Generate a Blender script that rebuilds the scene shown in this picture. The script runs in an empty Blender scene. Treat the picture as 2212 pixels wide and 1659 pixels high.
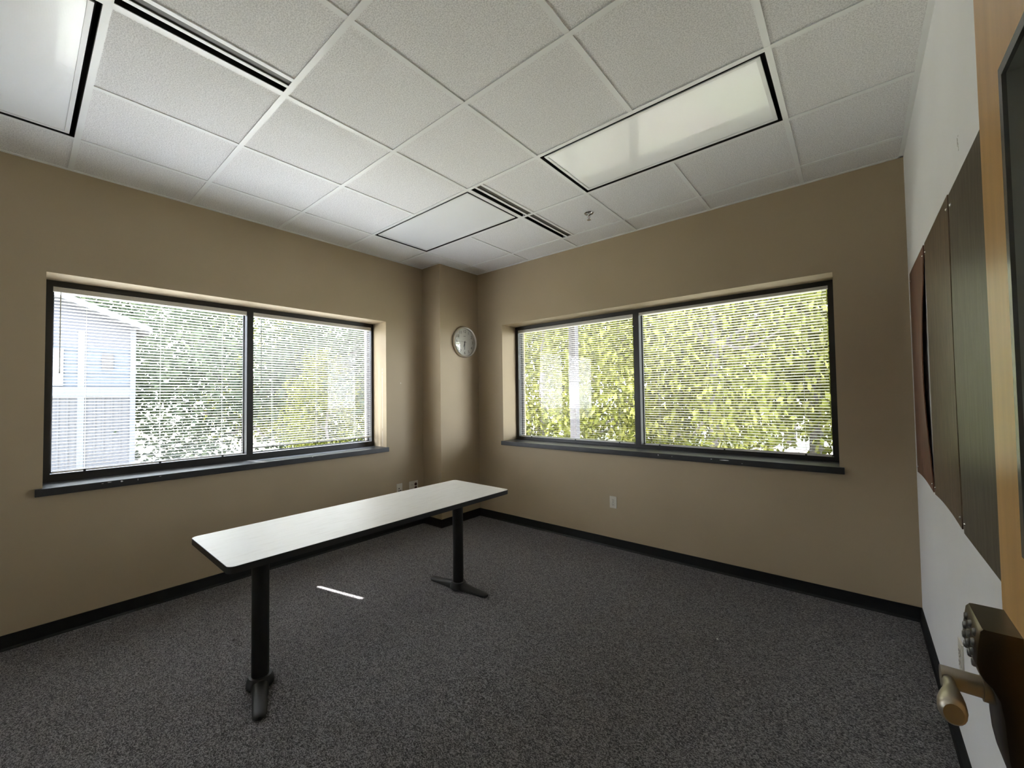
import bpy, bmesh, math, random
import numpy as np
from mathutils import Vector, Matrix

C = bpy.context.scene.collection
sc = bpy.context.scene
R = math.radians

# ------------------------------------------------------------------ camera, sky, sun, exposure
cam_d = bpy.data.cameras.new('camera')
cam_d.sensor_fit = 'HORIZONTAL'
cam_d.sensor_width = 36.0
cam_d.lens = 889.59 / 2212 * 36.0
cam_d.clip_start = 0.02
cam_d.clip_end = 200
cam = bpy.data.objects.new('camera', cam_d)
C.objects.link(cam)
cam.location = (3.2911, -3.2432, 1.4071)
cam.rotation_euler = (1.5997, 0.0144, 0.6947)
sc.camera = cam

W = bpy.data.worlds.new('sky')
sc.world = W
W.use_nodes = True
wn = W.node_tree
bg = wn.nodes['Background']
tc = wn.nodes.new('ShaderNodeTexCoord')
sep = wn.nodes.new('ShaderNodeSeparateXYZ')
wn.links.new(tc.outputs['Generated'], sep.inputs[0])
ramp = wn.nodes.new('ShaderNodeValToRGB')
ramp.color_ramp.elements[0].position = 0.0
ramp.color_ramp.elements[0].color = (0.87, 0.90, 1.0, 1)
ramp.color_ramp.elements[1].position = 0.8
ramp.color_ramp.elements[1].color = (0.66, 0.775, 1.0, 1)
wn.links.new(sep.outputs['Z'], ramp.inputs[0])
wn.links.new(ramp.outputs[0], bg.inputs['Color'])
SKY = 32.0
bg.inputs['Strength'].default_value = SKY

SUN = 44.0
sd = bpy.data.lights.new('sun', 'SUN')
sd.energy = SUN
sd.angle = R(0.5)
sd.color = (1.0, 0.97, 0.98)
sun = bpy.data.objects.new('sun', sd)
C.objects.link(sun)
sun.rotation_euler = Vector((1.0, 0.246, -1.484)).to_track_quat('-Z', 'Y').to_euler()

vs = sc.view_settings
vs.view_transform = 'Standard'
vs.look = 'None'
vs.exposure = 0.0
vs.gamma = 1.0
vs.use_curve_mapping = False
try:
    sc.cycles.use_denoising = True
    sc.cycles.max_bounces = 12
    sc.cycles.diffuse_bounces = 9
    sc.cycles.glossy_bounces = 4
    sc.cycles.transparent_max_bounces = 24
    sc.cycles.sample_clamp_indirect = 60.0
except Exception:
    pass

# ------------------------------------------------------------------ room numbers
XA, YB, XC, H = -0.4763, 0.2901, 3.566, 2.8703
G = 0.6096
YF = -3.42          # wall holding the door
YR = -3.98          # deeper part of the room, left of the entry
XE = 2.30           # where the entry wall starts
REV = 0.24          # depth of the window reveals

# daylight portals sit in the glass planes and only guide sampling of the sky
for nm, loc, rot, sx, sy in (('portal_left', (XA - REV - 0.13, -1.957, 1.55), (0, -R(90), 0), 1.35, 2.4),
                             ('portal_back', (1.705, YB + REV + 0.13, 1.56), (-R(90), 0, 0), 3.0, 1.35)):
    ld = bpy.data.lights.new(nm, 'AREA')
    ld.shape = 'RECTANGLE'
    ld.size = sx
    ld.size_y = sy
    ld.cycles.is_portal = True
    lo = bpy.data.objects.new(nm, ld)
    lo.location = loc
    lo.rotation_euler = rot
    C.objects.link(lo)

# ------------------------------------------------------------------ materials
def mat(name, col, rough=0.6, metal=0.0, spec=0.5, coat=0.0):
    m = bpy.data.materials.new(name)
    m.use_nodes = True
    b = m.node_tree.nodes['Principled BSDF']
    b.inputs['Base Color'].default_value = (*col, 1)
    b.inputs['Roughness'].default_value = rough
    b.inputs['Metallic'].default_value = metal
    b.inputs['Specular IOR Level'].default_value = spec
    b.inputs['Coat Weight'].default_value = coat
    return m

def nodes(m):
    return m.node_tree.nodes, m.node_tree.links, m.node_tree.nodes['Principled BSDF']

def coords(m, scale=(1, 1, 1)):
    n, l, b = nodes(m)
    t = n.new('ShaderNodeTexCoord')
    mp = n.new('ShaderNodeMapping')
    mp.inputs['Scale'].default_value = scale
    l.new(t.outputs['Object'], mp.inputs['Vector'])
    return mp.outputs['Vector']

def noisy(m, c1, c2, scale, detail=3, stretch=(1, 1, 1), bump=0.0, lo=0.3, hi=0.7, dist=0.001):
    """base colour wandering between two tones of the same stuff"""
    n, l, b = nodes(m)
    v = coords(m, stretch)
    t = n.new('ShaderNodeTexNoise')
    t.inputs['Scale'].default_value = scale
    t.inputs['Detail'].default_value = detail
    l.new(v, t.inputs['Vector'])
    r = n.new('ShaderNodeValToRGB')
    r.color_ramp.elements[0].position = lo
    r.color_ramp.elements[1].position = hi
    r.color_ramp.elements[0].color = (*c1, 1)
    r.color_ramp.elements[1].color = (*c2, 1)
    l.new(t.outputs['Fac'], r.inputs[0])
    l.new(r.outputs[0], b.inputs['Base Color'])
    if bump:
        bp = n.new('ShaderNodeBump')
        bp.inputs['Strength'].default_value = bump
        bp.inputs['Distance'].default_value = dist
        l.new(t.outputs['Fac'], bp.inputs['Height'])
        l.new(bp.outputs[0], b.inputs['Normal'])
    return r

def patch(m, lo, hi, col, scale=60.0, thr=0.45):
    """a worn mark with a shape of its own: inside the box lo..hi, broken up by noise"""
    n, l, b = nodes(m)
    src = b.inputs['Base Color'].links[0].from_socket if b.inputs['Base Color'].links else None
    t = n.new('ShaderNodeTexCoord')
    s = n.new('ShaderNodeSeparateXYZ')
    l.new(t.outputs['Object'], s.inputs[0])
    acc = None
    for k in range(3):
        for v, op in ((lo[k], 'GREATER_THAN'), (hi[k], 'LESS_THAN')):
            c = n.new('ShaderNodeMath')
            c.operation = op
            c.inputs[1].default_value = v
            l.new(s.outputs[k], c.inputs[0])
            if acc is None:
                acc = c
            else:
                a = n.new('ShaderNodeMath')
                a.operation = 'MULTIPLY'
                l.new(acc.outputs[0], a.inputs[0])
                l.new(c.outputs[0], a.inputs[1])
                acc = a
    nz = n.new('ShaderNodeTexNoise')
    nz.inputs['Scale'].default_value = scale
    l.new(t.outputs['Object'], nz.inputs['Vector'])
    g = n.new('ShaderNodeMath')
    g.operation = 'GREATER_THAN'
    g.inputs[1].default_value = thr
    l.new(nz.outputs['Fac'], g.inputs[0])
    a = n.new('ShaderNodeMath')
    a.operation = 'MULTIPLY'
    l.new(acc.outputs[0], a.inputs[0])
    l.new(g.outputs[0], a.inputs[1])
    mx = n.new('ShaderNodeMix')
    mx.data_type = 'RGBA'
    mx.inputs['B'].default_value = (*col, 1)
    if src:
        l.new(src, mx.inputs['A'])
    else:
        mx.inputs['A'].default_value = b.inputs['Base Color'].default_value
    l.new(a.outputs[0], mx.inputs['Factor'])
    l.new(mx.outputs['Result'], b.inputs['Base Color'])

TAN = (0.40, 0.315, 0.205)
m_tan = mat('tan_paint', TAN, 0.55, spec=0.35)
noisy(m_tan, (0.39, 0.308, 0.200), (0.41, 0.324, 0.212), 2.0, 2)
patch(m_tan, (XA - 0.075, -0.777, 0.90), (XA - 0.071, -0.773, 1.72), (0.75, 0.72, 0.66), 25, 0.35)
patch(m_tan, (XA - 0.01, -0.60, 1.558), (XA + 0.01, -0.592, 1.566), (0.8, 0.78, 0.7), 5, 0.0)
m_white = mat('white_paint', (0.80, 0.79, 0.78), 0.5, spec=0.35)
noisy(m_white, (0.85, 0.845, 0.85), (0.88, 0.875, 0.88), 3.0, 2)
patch(m_white, (3.5, -1.345, 2.165), (3.6, -1.322, 2.215), (0.42, 0.40, 0.36), 60, 0.52)
m_tile = mat('ceiling_tile', (0.72, 0.70, 0.67), 0.85, spec=0.15)
noisy(m_tile, (0.68, 0.665, 0.66), (0.92, 0.905, 0.90), 190, 3, bump=0.35, lo=0.36, hi=0.60, dist=0.002)
m_grid = mat('white_grid_metal', (0.86, 0.86, 0.85), 0.35, spec=0.5)
m_black_vinyl = mat('black_vinyl', (0.006, 0.006, 0.0065), 0.5, spec=0.3)
m_frame = mat('dark_bronze_metal', (0.009, 0.0075, 0.007), 0.42, 0.0, 0.5)
m_sill = mat('charcoal_sill_paint', (0.035, 0.035, 0.038), 0.38, spec=0.6)
noisy(m_sill, (0.011, 0.011, 0.012), (0.020, 0.020, 0.022), 12, 3)
m_chip = mat('chipped_white', (0.7, 0.7, 0.68), 0.8)
m_slat = mat('blind_slat_enamel', (0.80, 0.80, 0.795), 0.35, spec=0.5)
m_rail = mat('blind_rail_enamel', (0.62, 0.60, 0.57), 0.4)
m_cord = mat('blind_cord', (0.55, 0.55, 0.52), 0.8)
m_wand = mat('clear_wand_plastic', (0.45, 0.47, 0.48), 0.2)

# carpet: looped pile, dark grey flecks
m_carpet = mat('charcoal_carpet', (0.08, 0.078, 0.078), 0.95, spec=0.1)
n, l, b = nodes(m_carpet)
v = coords(m_carpet, (1.0, 1.35, 1.0))
vo = n.new('ShaderNodeTexVoronoi')
vo.inputs['Scale'].default_value = 200
l.new(v, vo.inputs['Vector'])
nz = n.new('ShaderNodeTexNoise')
nz.inputs['Scale'].default_value = 260
nz.inputs['Detail'].default_value = 2
l.new(v, nz.inputs['Vector'])
r1 = n.new('ShaderNodeValToRGB')
e = r1.color_ramp.elements
e[0].position = 0.15; e[0].color = (0.064, 0.062, 0.065, 1)
e[1].position = 0.95; e[1].color = (0.29, 0.284, 0.290, 1)
k = e.new(0.5); k.color = (0.150, 0.146, 0.150, 1)
sx = n.new('ShaderNodeSeparateColor')
l.new(vo.outputs['Color'], sx.inputs[0])
l.new(sx.outputs[0], r1.inputs[0])
hs = n.new('ShaderNodeMix'); hs.data_type = 'RGBA'; hs.blend_type = 'MULTIPLY'
hs.inputs['Factor'].default_value = 0.85
r2 = n.new('ShaderNodeValToRGB')
r2.color_ramp.elements[0].position = 0.35; r2.color_ramp.elements[0].color = (0.55, 0.53, 0.53, 1)
r2.color_ramp.elements[1].position = 0.65; r2.color_ramp.elements[1].color = (1.25, 1.22, 1.2, 1)
l.new(nz.outputs['Fac'], r2.inputs[0])
l.new(r1.outputs[0], hs.inputs['A'])
l.new(r2.outputs[0], hs.inputs['B'])
l.new(hs.outputs['Result'], b.inputs['Base Color'])
bp = n.new('ShaderNodeBump')
bp.inputs['Strength'].default_value = 0.8
bp.inputs['Distance'].default_value = 0.003
bp.invert = True
l.new(vo.outputs['Distance'], bp.inputs['Height'])
l.new(bp.outputs[0], b.inputs['Normal'])

# light lens: white prismatic acrylic, pebbled
m_lens = mat('prismatic_acrylic', (0.93, 0.94, 0.95), 0.30, spec=0.9, coat=0.35)
n, l, b = nodes(m_lens)
v = coords(m_lens, (1, 1, 1))
vo = n.new('ShaderNodeTexVoronoi'); vo.inputs['Scale'].default_value = 270
vo.inputs['Randomness'].default_value = 0.0
l.new(v, vo.inputs['Vector'])
bp = n.new('ShaderNodeBump'); bp.inputs['Strength'].default_value = 0.22; bp.inputs['Distance'].default_value = 0.001
l.new(vo.outputs['Distance'], bp.inputs['Height'])
l.new(bp.outputs[0], b.inputs['Normal'])
m_dark_in = mat('dark_fixture_inside', (0.012, 0.011, 0.011), 0.6)
m_slot = mat('slot_black', (0.004, 0.004, 0.004), 0.6)
m_slot2 = mat('slot_grey_blade', (0.07, 0.064, 0.054), 0.5)
m_alu = mat('painted_white_metal', (0.84, 0.84, 0.84), 0.3)
m_chrome = mat('chrome', (0.65, 0.64, 0.62), 0.12, 1.0)
m_clock_rim = mat('brushed_silver', (0.88, 0.86, 0.82), 0.30, 1.0)
m_dial = mat('clock_dial', (0.62, 0.60, 0.52), 0.5)
m_ink = mat('black_ink', (0.01, 0.01, 0.01), 0.5)
m_plate = mat('ivory_plastic', (0.62, 0.58, 0.50), 0.4)
m_hole = mat('socket_hole', (0.01, 0.008, 0.006), 0.6)
m_black_metal = mat('black_powder_metal', (0.008, 0.008, 0.009), 0.5, spec=0.35)
m_base_metal = mat('charcoal_cast_metal', (0.013, 0.0125, 0.013), 0.55, spec=0.4)
m_edge = mat('black_tee_edge', (0.010, 0.0095, 0.0095), 0.4)
m_top = mat('pale_woodgrain_laminate', (0.72, 0.70, 0.65), 0.40, spec=0.42)
noisy(m_top, (0.64, 0.615, 0.565), (0.71, 0.69, 0.645), 9, 5, stretch=(9, 1, 1), lo=0.28, hi=0.50)

def board_mat(name, c1, c2, rough):
    m = mat(name, c1, rough, spec=0.6)
    noisy(m, c1, c2, 16, 9, stretch=(1, 2.2, 0.42), lo=0.34, hi=0.66, bump=0.3, dist=0.005)
    return m
m_board1 = board_mat('red_brown_hardboard', (0.095, 0.032, 0.017), (0.20, 0.078, 0.042), 0.40)
m_board2 = board_mat('mid_brown_hardboard', (0.065, 0.040, 0.024), (0.165, 0.115, 0.072), 0.30)
m_board3 = board_mat('brown_hardboard_grey_reflection', (0.045, 0.036, 0.025), (0.095, 0.080, 0.058), 0.36)  # brown sheet greyed, its reflection put into the base colour
m_oak = mat('honey_maple_veneer', (0.42, 0.245, 0.095), 0.30, spec=0.95, coat=0.0)
noisy(m_oak, (0.66, 0.36, 0.105), (0.82, 0.48, 0.165), 5, 5, stretch=(6, 6, 0.6), lo=0.3, hi=0.7)
m_lite = mat('grey_steel_lite_frame', (0.12, 0.122, 0.115), 0.2, spec=0.6)
m_lining = mat('lite_lining_lit_steel', (0.30, 0.31, 0.28), 0.35, spec=0.6)  # frame steel lightened, the light on the soffit put into its colour
m_bronze = mat('antique_brass_metal', (0.135, 0.105, 0.075), 0.28, 1.0)
m_lever = mat('satin_nickel_metal', (0.52, 0.475, 0.41), 0.38, 1.0)
m_btn = mat('button_metal', (0.24, 0.24, 0.245), 0.28, 1.0)

def thin_glass(name, tint=(1, 1, 1), refl=0.06, fres=0.12):
    m = bpy.data.materials.new(name)
    m.use_nodes = True
    n = m.node_tree.nodes; l = m.node_tree.links
    n.clear()
    o = n.new('ShaderNodeOutputMaterial')
    tr = n.new('ShaderNodeBsdfTransparent'); tr.inputs[0].default_value = (*tint, 1)
    gl = n.new('ShaderNodeBsdfGlossy'); gl.inputs['Roughness'].default_value = 0.02
    lw = n.new('ShaderNodeLayerWeight'); lw.inputs['Blend'].default_value = 0.25
    ma = n.new('ShaderNodeMath'); ma.operation = 'MULTIPLY'; ma.inputs[1].default_value = fres
    ad = n.new('ShaderNodeMath'); ad.operation = 'ADD'; ad.inputs[1].default_value = refl * 0.5
    mx = n.new('ShaderNodeMixShader')
    l.new(lw.outputs['Fresnel'], ma.inputs[0]); l.new(ma.outputs[0], ad.inputs[0])
    l.new(ad.outputs[0], mx.inputs[0]); l.new(tr.outputs[0], mx.inputs[1]); l.new(gl.outputs[0], mx.inputs[2])
    l.new(mx.outputs[0], o.inputs[0])
    return m
m_glass = thin_glass('window_glass', (0.93, 0.96, 0.94))
m_glass2 = thin_glass('clock_glass', (0.97, 0.97, 0.97), 0.14, 0.5)

# ------------------------------------------------------------------ mesh helpers
class MB:
    """collects shapes with material slots and links them as one mesh object"""
    def __init__(self):
        self.bm = bmesh.new()
        self.mats = []
    def slot(self, m):
        if m not in self.mats:
            self.mats.append(m)
        return self.mats.index(m)
    def _fin(self, faces, m):
        i = self.slot(m)
        for f in faces:
            f.material_index = i
    def box(self, a, b, m, bevel=0.0, M=None):
        x0, y0, z0 = (min(a[i], b[i]) for i in range(3))
        x1, y1, z1 = (max(a[i], b[i]) for i in range(3))
        vs_ = [self.bm.verts.new(p) for p in ((x0, y0, z0), (x1, y0, z0), (x1, y1, z0), (x0, y1, z0),
                                              (x0, y0, z1), (x1, y0, z1), (x1, y1, z1), (x0, y1, z1))]
        fs = [self.bm.faces.new([vs_[i] for i in q]) for q in
              ((0, 3, 2, 1), (4, 5, 6, 7), (0, 1, 5, 4), (1, 2, 6, 5), (2, 3, 7, 6), (3, 0, 4, 7))]
        if bevel > 0:
            r = bmesh.ops.bevel(self.bm, geom=list({e for f in fs for e in f.edges}), offset=bevel,
                                segments=2, affect='EDGES', profile=0.6)
            fs = [f for f in r['faces']] + [f for f in fs if f.is_valid]
            vs_ = list({v for f in fs for v in f.verts})
        self._fin(fs, m)
        if M is not None:
            for v in vs_:
                v.co = M @ v.co
        return self
    def prism(self, pts, z0, z1, m, M=None):
        lo = [self.bm.verts.new((p[0], p[1], z0)) for p in pts]
        hi = [self.bm.verts.new((p[0], p[1], z1)) for p in pts]
        n_ = len(pts)
        fs = [self.bm.faces.new(lo[::-1]), self.bm.faces.new(hi)]
        for i in range(n_):
            fs.append(self.bm.faces.new((lo[i], lo[(i + 1) % n_], hi[(i + 1) % n_], hi[i])))
        self._fin(fs, m)
        if M is not None:
            for v in lo + hi:
                v.co = M @ v.co
        return self
    def rings(self, rings, m, cap=True):
        """skin a list of equal-length point rings"""
        V = [[self.bm.verts.new(p) for p in r] for r in rings]
        fs = []
        n_ = len(V[0])
        for a, b_ in zip(V, V[1:]):
            for i in range(n_):
                fs.append(self.bm.faces.new((a[i], a[(i + 1) % n_], b_[(i + 1) % n_], b_[i])))
        if cap:
            fs.append(self.bm.faces.new(V[0][::-1]))
            fs.append(self.bm.faces.new(V[-1]))
        self._fin(fs, m)
        return self
    def tube(self, p, q, r0, m, r1=None, seg=16, cap=True):
        p = Vector(p); q = Vector(q)
        r1 = r0 if r1 is None else r1
        d = (q - p).normalized()
        a = d.orthogonal().normalized(); c = d.cross(a)
        f = lambda o, r: [o + (a * math.cos(2 * math.pi * i / seg) + c * math.sin(2 * math.pi * i / seg)) * r for i in range(seg)]
        return self.rings([f(p, r0), f(q, r1)], m, cap)
    def lathe(self, prof, m, M=Matrix(), seg=48, closed=False):
        """prof: (radius, height) along local z"""
        rr = []
        for r, z in prof:
            rr.append([M @ Vector((r * math.cos(2 * math.pi * i / seg), r * math.sin(2 * math.pi * i / seg), z)) for i in range(seg)])
        return self.rings(rr, m, not closed)
    def path(self, pts, r, m, seg=10):
        for a, b_ in zip(pts, pts[1:]):
            self.tube(a, b_, r, m, seg=seg)
        return self
    def build(self, name, parent=None, smooth=False, loc=None):
        me = bpy.data.meshes.new(name)
        bmesh.ops.recalc_face_normals(self.bm, faces=self.bm.faces)
        if loc is not None:
            bmesh.ops.translate(self.bm, verts=self.bm.verts, vec=-Vector(loc))
        self.bm.to_mesh(me)
        self.bm.free()
        for m in self.mats:
            me.materials.append(m)
        if smooth:
            for p in me.polygons:
                p.use_smooth = True
            try:
                me.set_sharp_from_angle(angle=R(38))
            except Exception:
                pass
        o = bpy.data.objects.new(name, me)
        C.objects.link(o)
        if loc is not None:
            o.location = loc
        if parent is not None:
            o.parent = parent
            if loc is None:
                o.matrix_parent_inverse = world_inv(parent)
            else:
                o.matrix_parent_inverse = world_inv(parent)
        return o

def world_inv(o):
    m = Matrix.LocRotScale(o.location, o.rotation_euler, o.scale)
    p = o.parent
    if p is not None:
        m = world(p) @ o.matrix_parent_inverse @ m
    return m.inverted()

def world(o):
    return world_inv(o).inverted()

def tag(o, label=None, cat=None, group=None, kind=None):
    if label: o['label'] = label
    if cat: o['category'] = cat
    if group: o['group'] = group
    if kind: o['kind'] = kind
    return o

def thing(name, loc, label, cat, group=None, kind=None, rotz=0.0):
    o = bpy.data.objects.new(name, None)
    C.objects.link(o)
    o.location = loc
    o.rotation_euler = (0, 0, rotz)
    o.empty_display_size = 0.1
    return tag(o, label, cat, group, kind)

# ------------------------------------------------------------------ room shell
def struct(o, label=None, cat=None):
    o['kind'] = 'structure'
    if label: o['label'] = label
    if cat: o['category'] = cat
    return o

T = 0.42   # outer wall thickness
# window openings
AY0, AY1, AZ0, AZ1 = -3.140, -0.775, 0.892, 2.206
BX0, BX1, BZ0, BZ1 = 0.212, 3.196, 0.900, 2.217
HT = 3.1   # wall height, runs up past the ceiling

mb = MB()
mb.box((XA - T, YR - 0.12, -0.1), (XA, AY0, HT), m_tan)
mb.box((XA - T, AY1, -0.1), (XA, YB + T, HT), m_tan)
mb.box((XA - T, AY0, -0.1), (XA, AY1, AZ0 - 0.045), m_tan)
mb.box((XA - T, AY0, AZ1), (XA, AY1, HT), m_tan)
struct(mb.build('wall_left'), 'tan painted wall left of the corner, holding the two-pane window beside the table', 'wall')
mb = MB()
mb.box((XA, YB, -0.1), (BX0, YB + T, HT), m_tan)
mb.box((BX1, YB, -0.1), (XC + 0.12, YB + T, HT), m_tan)
mb.box((BX0, YB, -0.1), (BX1, YB + T, BZ0 - 0.045), m_tan)
mb.box((BX0, YB, BZ1), (BX1, YB + T, HT), m_tan)
struct(mb.build('wall_back'), 'tan painted wall right of the corner, under and around the wider window', 'wall')
mb = MB()
mb.box((XA, -0.30, 0), (-0.17, YB, HT), m_tan)
struct(mb.build('wall_column'), 'tan boxed column in the corner where the clock hangs', 'column')
mb = MB()
mb.box((XC, YF - 0.12, -0.1), (XC + 0.12, YB, HT), m_white)
struct(mb.build('wall_right'), 'white wall on the right behind the open door and brown boards', 'wall')
mb = MB()
# entry wall with the doorway, its return, and the back of the deeper part
DX0, DX1, DZ = 2.37, 3.44, 2.14
mb.box((XE, YF - 0.12, -0.1), (DX0, YF, HT), m_white)
mb.box((DX1 + 0.05, YF - 0.12, -0.1), (XC, YF, HT), m_white)
mb.box((DX0, YF - 0.12, DZ), (DX1 + 0.05, YF, HT), m_white)
mb.box((XE - 0.0, YR, -0.1), (XE + 0.12, YF - 0.12, HT), m_white)
mb.box((XA, YR - 0.12, -0.1), (XE + 0.12, YR, HT), m_white)
struct(mb.build('wall_front'))
# corridor behind the doorway
mb = MB()
mb.box((XE + 0.12, -5.3, -0.1), (4.7, -5.18, HT), m_white)
mb.box((4.6, -5.18, -0.1), (4.72, YF - 0.12, HT), m_white)
mb.box((XC, YF - 0.24, -0.1), (4.72, YF - 0.12, HT), m_white)
mb.box((XE + 0.0, -5.3, -0.1), (XE + 0.12, YR - 0.12, HT), m_white)
struct(mb.build('wall_corridor'))

mb = MB()
mb.box((XA - T, -5.3, -0.1), (4.72, YB + T, 0.0), m_carpet)
struct(mb.build('floor'), 'dark charcoal looped carpet floor', 'floor')

mb = MB()
# ceiling board above, with tiles, as one surface cut out round lights and diffusers
cells = []
xs = [XA] + [i * G for i in range(0, 6)] + [XC]
ys = [-5.18] + [j * G for j in range(-8, 1)] + [YB]
LIGHTS = {(0, 1): None}
def is_light(x, y):
    # the three 2x4 fixtures
    if 0 <= x <= 2 * G and -2 * G <= y <= -G: return True
    if 3 * G <= x <= 5 * G and -2 * G <= y <= -G: return True
    if 0 <= x <= 2 * G and -6 * G <= y <= -5 * G: return True
    return False
VX0, VX1 = 2 * G + 0.012, 2 * G + 0.140
for i in range(len(xs) - 1):
    for j in range(len(ys) - 1):
        cx, cy = (xs[i] + xs[i + 1]) / 2, (ys[j] + ys[j + 1]) / 2
        if is_light(cx, cy):
            continue
        x0, x1 = xs[i], xs[i + 1]
        if abs(x0 - 2 * G) < 1e-6 and (-2 * G < cy < 0 or -5 * G < cy < -4 * G):
            x0 = VX1
        mb.box((x0, ys[j], H + 0.004), (x1, ys[j + 1], H + 0.02), m_tile)
mb.box((XC, -5.18, H + 0.004), (4.72, YF - 0.12, H + 0.02), m_tile)
mb.box((XA - T, -5.3, H + 0.16), (4.72, YB + T, H + 0.20), m_dark_in)
ceil = struct(mb.build('ceiling'), 'white suspended ceiling of speckled square tiles', 'ceiling')
# tee bars
mb = MB()
w = 0.0125
for i in range(0, 6):
    runs = [(YR, YB)]
    if i == 1: runs = [(YR, -6 * G), (-5 * G, -2 * G), (-G, YB)]
    if i == 4: runs = [(YR, -2 * G), (-G, YB)]
    for a, b_ in runs:
        mb.box((i * G - w, a, H - 0.0005), (i * G + w, b_, H + 0.0035), m_grid)
for j in range(-6, 1):
    segs = [(XA, XC)]
    for a, b_ in segs:
        mb.box((a, j * G - w, H - 0.0010), (b_, j * G + w, H + 0.0030), m_grid)
ob = mb.build('ceiling_grid', ceil)
mb = MB()
a = 0.022
mb.box((XA, YR, H - 0.0018), (XA + a, -0.30, H + 0.0022), m_grid)
mb.box((XA, YR, H - 0.0018), (XC, YR + a, H + 0.0022), m_grid)
mb.box((-0.17, YB - a, H - 0.0018), (XC, YB, H + 0.0022), m_grid)
mb.box((XC - a, YF, H - 0.0018), (XC, YB, H + 0.0022), m_grid)
mb.box((XA, -0.30 - a, H - 0.0018), (-0.17 + a, -0.30, H + 0.0022), m_grid)
mb.box((-0.17, -0.30, H - 0.0018), (-0.17 + a, YB, H + 0.0022), m_grid)
mb.build('wall_angle', ceil)
# the bar across the long cell in front of each light is left out under the lens itself

# baseboards
BH, BT = 0.085, 0.009
def cove(mb, p, q, nrm):
    """vinyl cove base from p to q, sticking out along nrm"""
    p = Vector(p); q = Vector(q); nrm = Vector(nrm)
    prof = [(0, 0), (0.016, 0), (0.016, 0.003), (BT, 0.014), (0.006, BH - 0.002), (0.004, BH), (0, BH)]
    ring = lambda o: [o + nrm * d + Vector((0, 0, z)) for d, z in prof]
    mb.rings([ring(p), ring(q)], m_black_vinyl)
mb = MB(); cove(mb, (XA, YR, 0), (XA, -0.30, 0), (1, 0, 0)); struct(mb.build('baseboard_left'), 'black vinyl baseboard along the left tan wall', 'baseboard')
mb = MB()
cove(mb, (XA, -0.30, 0), (-0.17 + 0.016, -0.30, 0), (0, -1, 0))
cove(mb, (-0.17, -0.30 - 0.016, 0), (-0.17, YB, 0), (1, 0, 0))
struct(mb.build('baseboard_column'), 'black vinyl baseboard wrapping the corner column', 'baseboard')
mb = MB(); cove(mb, (-0.17, YB, 0), (XC, YB, 0), (0, -1, 0)); struct(mb.build('baseboard_back'), 'black vinyl baseboard under the wide back window', 'baseboard')
mb = MB(); cove(mb, (XC, YB, 0), (XC, YF, 0), (-1, 0, 0)); struct(mb.build('baseboard_right'), 'black vinyl baseboard along the white right wall', 'baseboard')

# ------------------------------------------------------------------ windows
def mkmap(side):
    """(along, out, up) -> world; 'out' grows away from the room, measured from the wall face"""
    if side == 'A':
        return lambda u, o, z: Vector((XA - o, u, z))
    return lambda u, o, z: Vector((u, YB + o, z))

def bx(mb, f, a, b_, m, bevel=0.0):
    mb.box(f(*a), f(*b_), m, bevel)

def window(idx, side, u0, u1, z0, z1, mu0, mu1, fb, ft, fl, fr, sill_u0, sill_u1, label):
    f = mkmap(side)
    mb = MB()
    D0, D1 = REV, REV + 0.11
    bx(mb, f, (u0, D0, z0), (u1, D1, fb), m_frame)
    bx(mb, f, (u0, D0, ft), (u1, D1, z1), m_frame)
    bx(mb, f, (u0, D0, fb), (fl, D1, ft), m_frame)
    bx(mb, f, (fr, D0, fb), (u1, D1, ft), m_frame)
    bx(mb, f, (mu0, D0, fb), (mu1, D1, ft), m_frame)
    # glazing beads
    gd = D0 + 0.065
    for a, c in ((fl, mu0), (mu1, fr)):
        s = 0.008
        bx(mb, f, (a, gd, fb), (a + s, gd + 0.012, ft), m_frame)
        bx(mb, f, (c - s, gd, fb), (c, gd + 0.012, ft), m_frame)
        bx(mb, f, (a + s, gd, fb), (c - s, gd + 0.012, fb + s), m_frame)
        bx(mb, f, (a + s, gd, ft - s), (c - s, gd + 0.012, ft), m_frame)
    win = struct(mb.build('window_%d' % idx), label, 'window')
    for a, c in ((fl, mu0), (mu1, fr)):
        mb = MB()
        q = [f(a, gd + 0.006, fb), f(c, gd + 0.006, fb), f(c, gd + 0.006, ft), f(a, gd + 0.006, ft)]
        fc = mb.bm.faces.new([mb.bm.verts.new(p) for p in q])
        fc.material_index = mb.slot(m_glass)
        mb.build('glass_pane', win)
    mb = MB()
    bx(mb, f, (u0, 0.0, z0 - 0.044), (u1, REV, z0), m_sill)
    bx(mb, f, (sill_u0, -0.030, z0 - 0.045), (sill_u1, 0.0, z0 + 0.0005), m_sill, 0.003)
    sill = mb.build('window_sill', win)
    return win, sill, f

winA, sillA, fA = window(1, 'A', AY0, AY1, AZ0, AZ1, -1.9850, -1.9365, 0.942, 2.170, -3.104, -0.800, -3.171, -0.762,
                         'dark framed two-pane window in the left tan wall, above the table')
winB, sillB, fB = window(2, 'B', BX0, BX1, BZ0, BZ1, 1.6700, 1.7270, 0.932, 2.180, 0.250, 3.160, 0.200, 3.222,
                         'dark framed wide window in the back wall, bright yellow-green trees outside')

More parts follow.
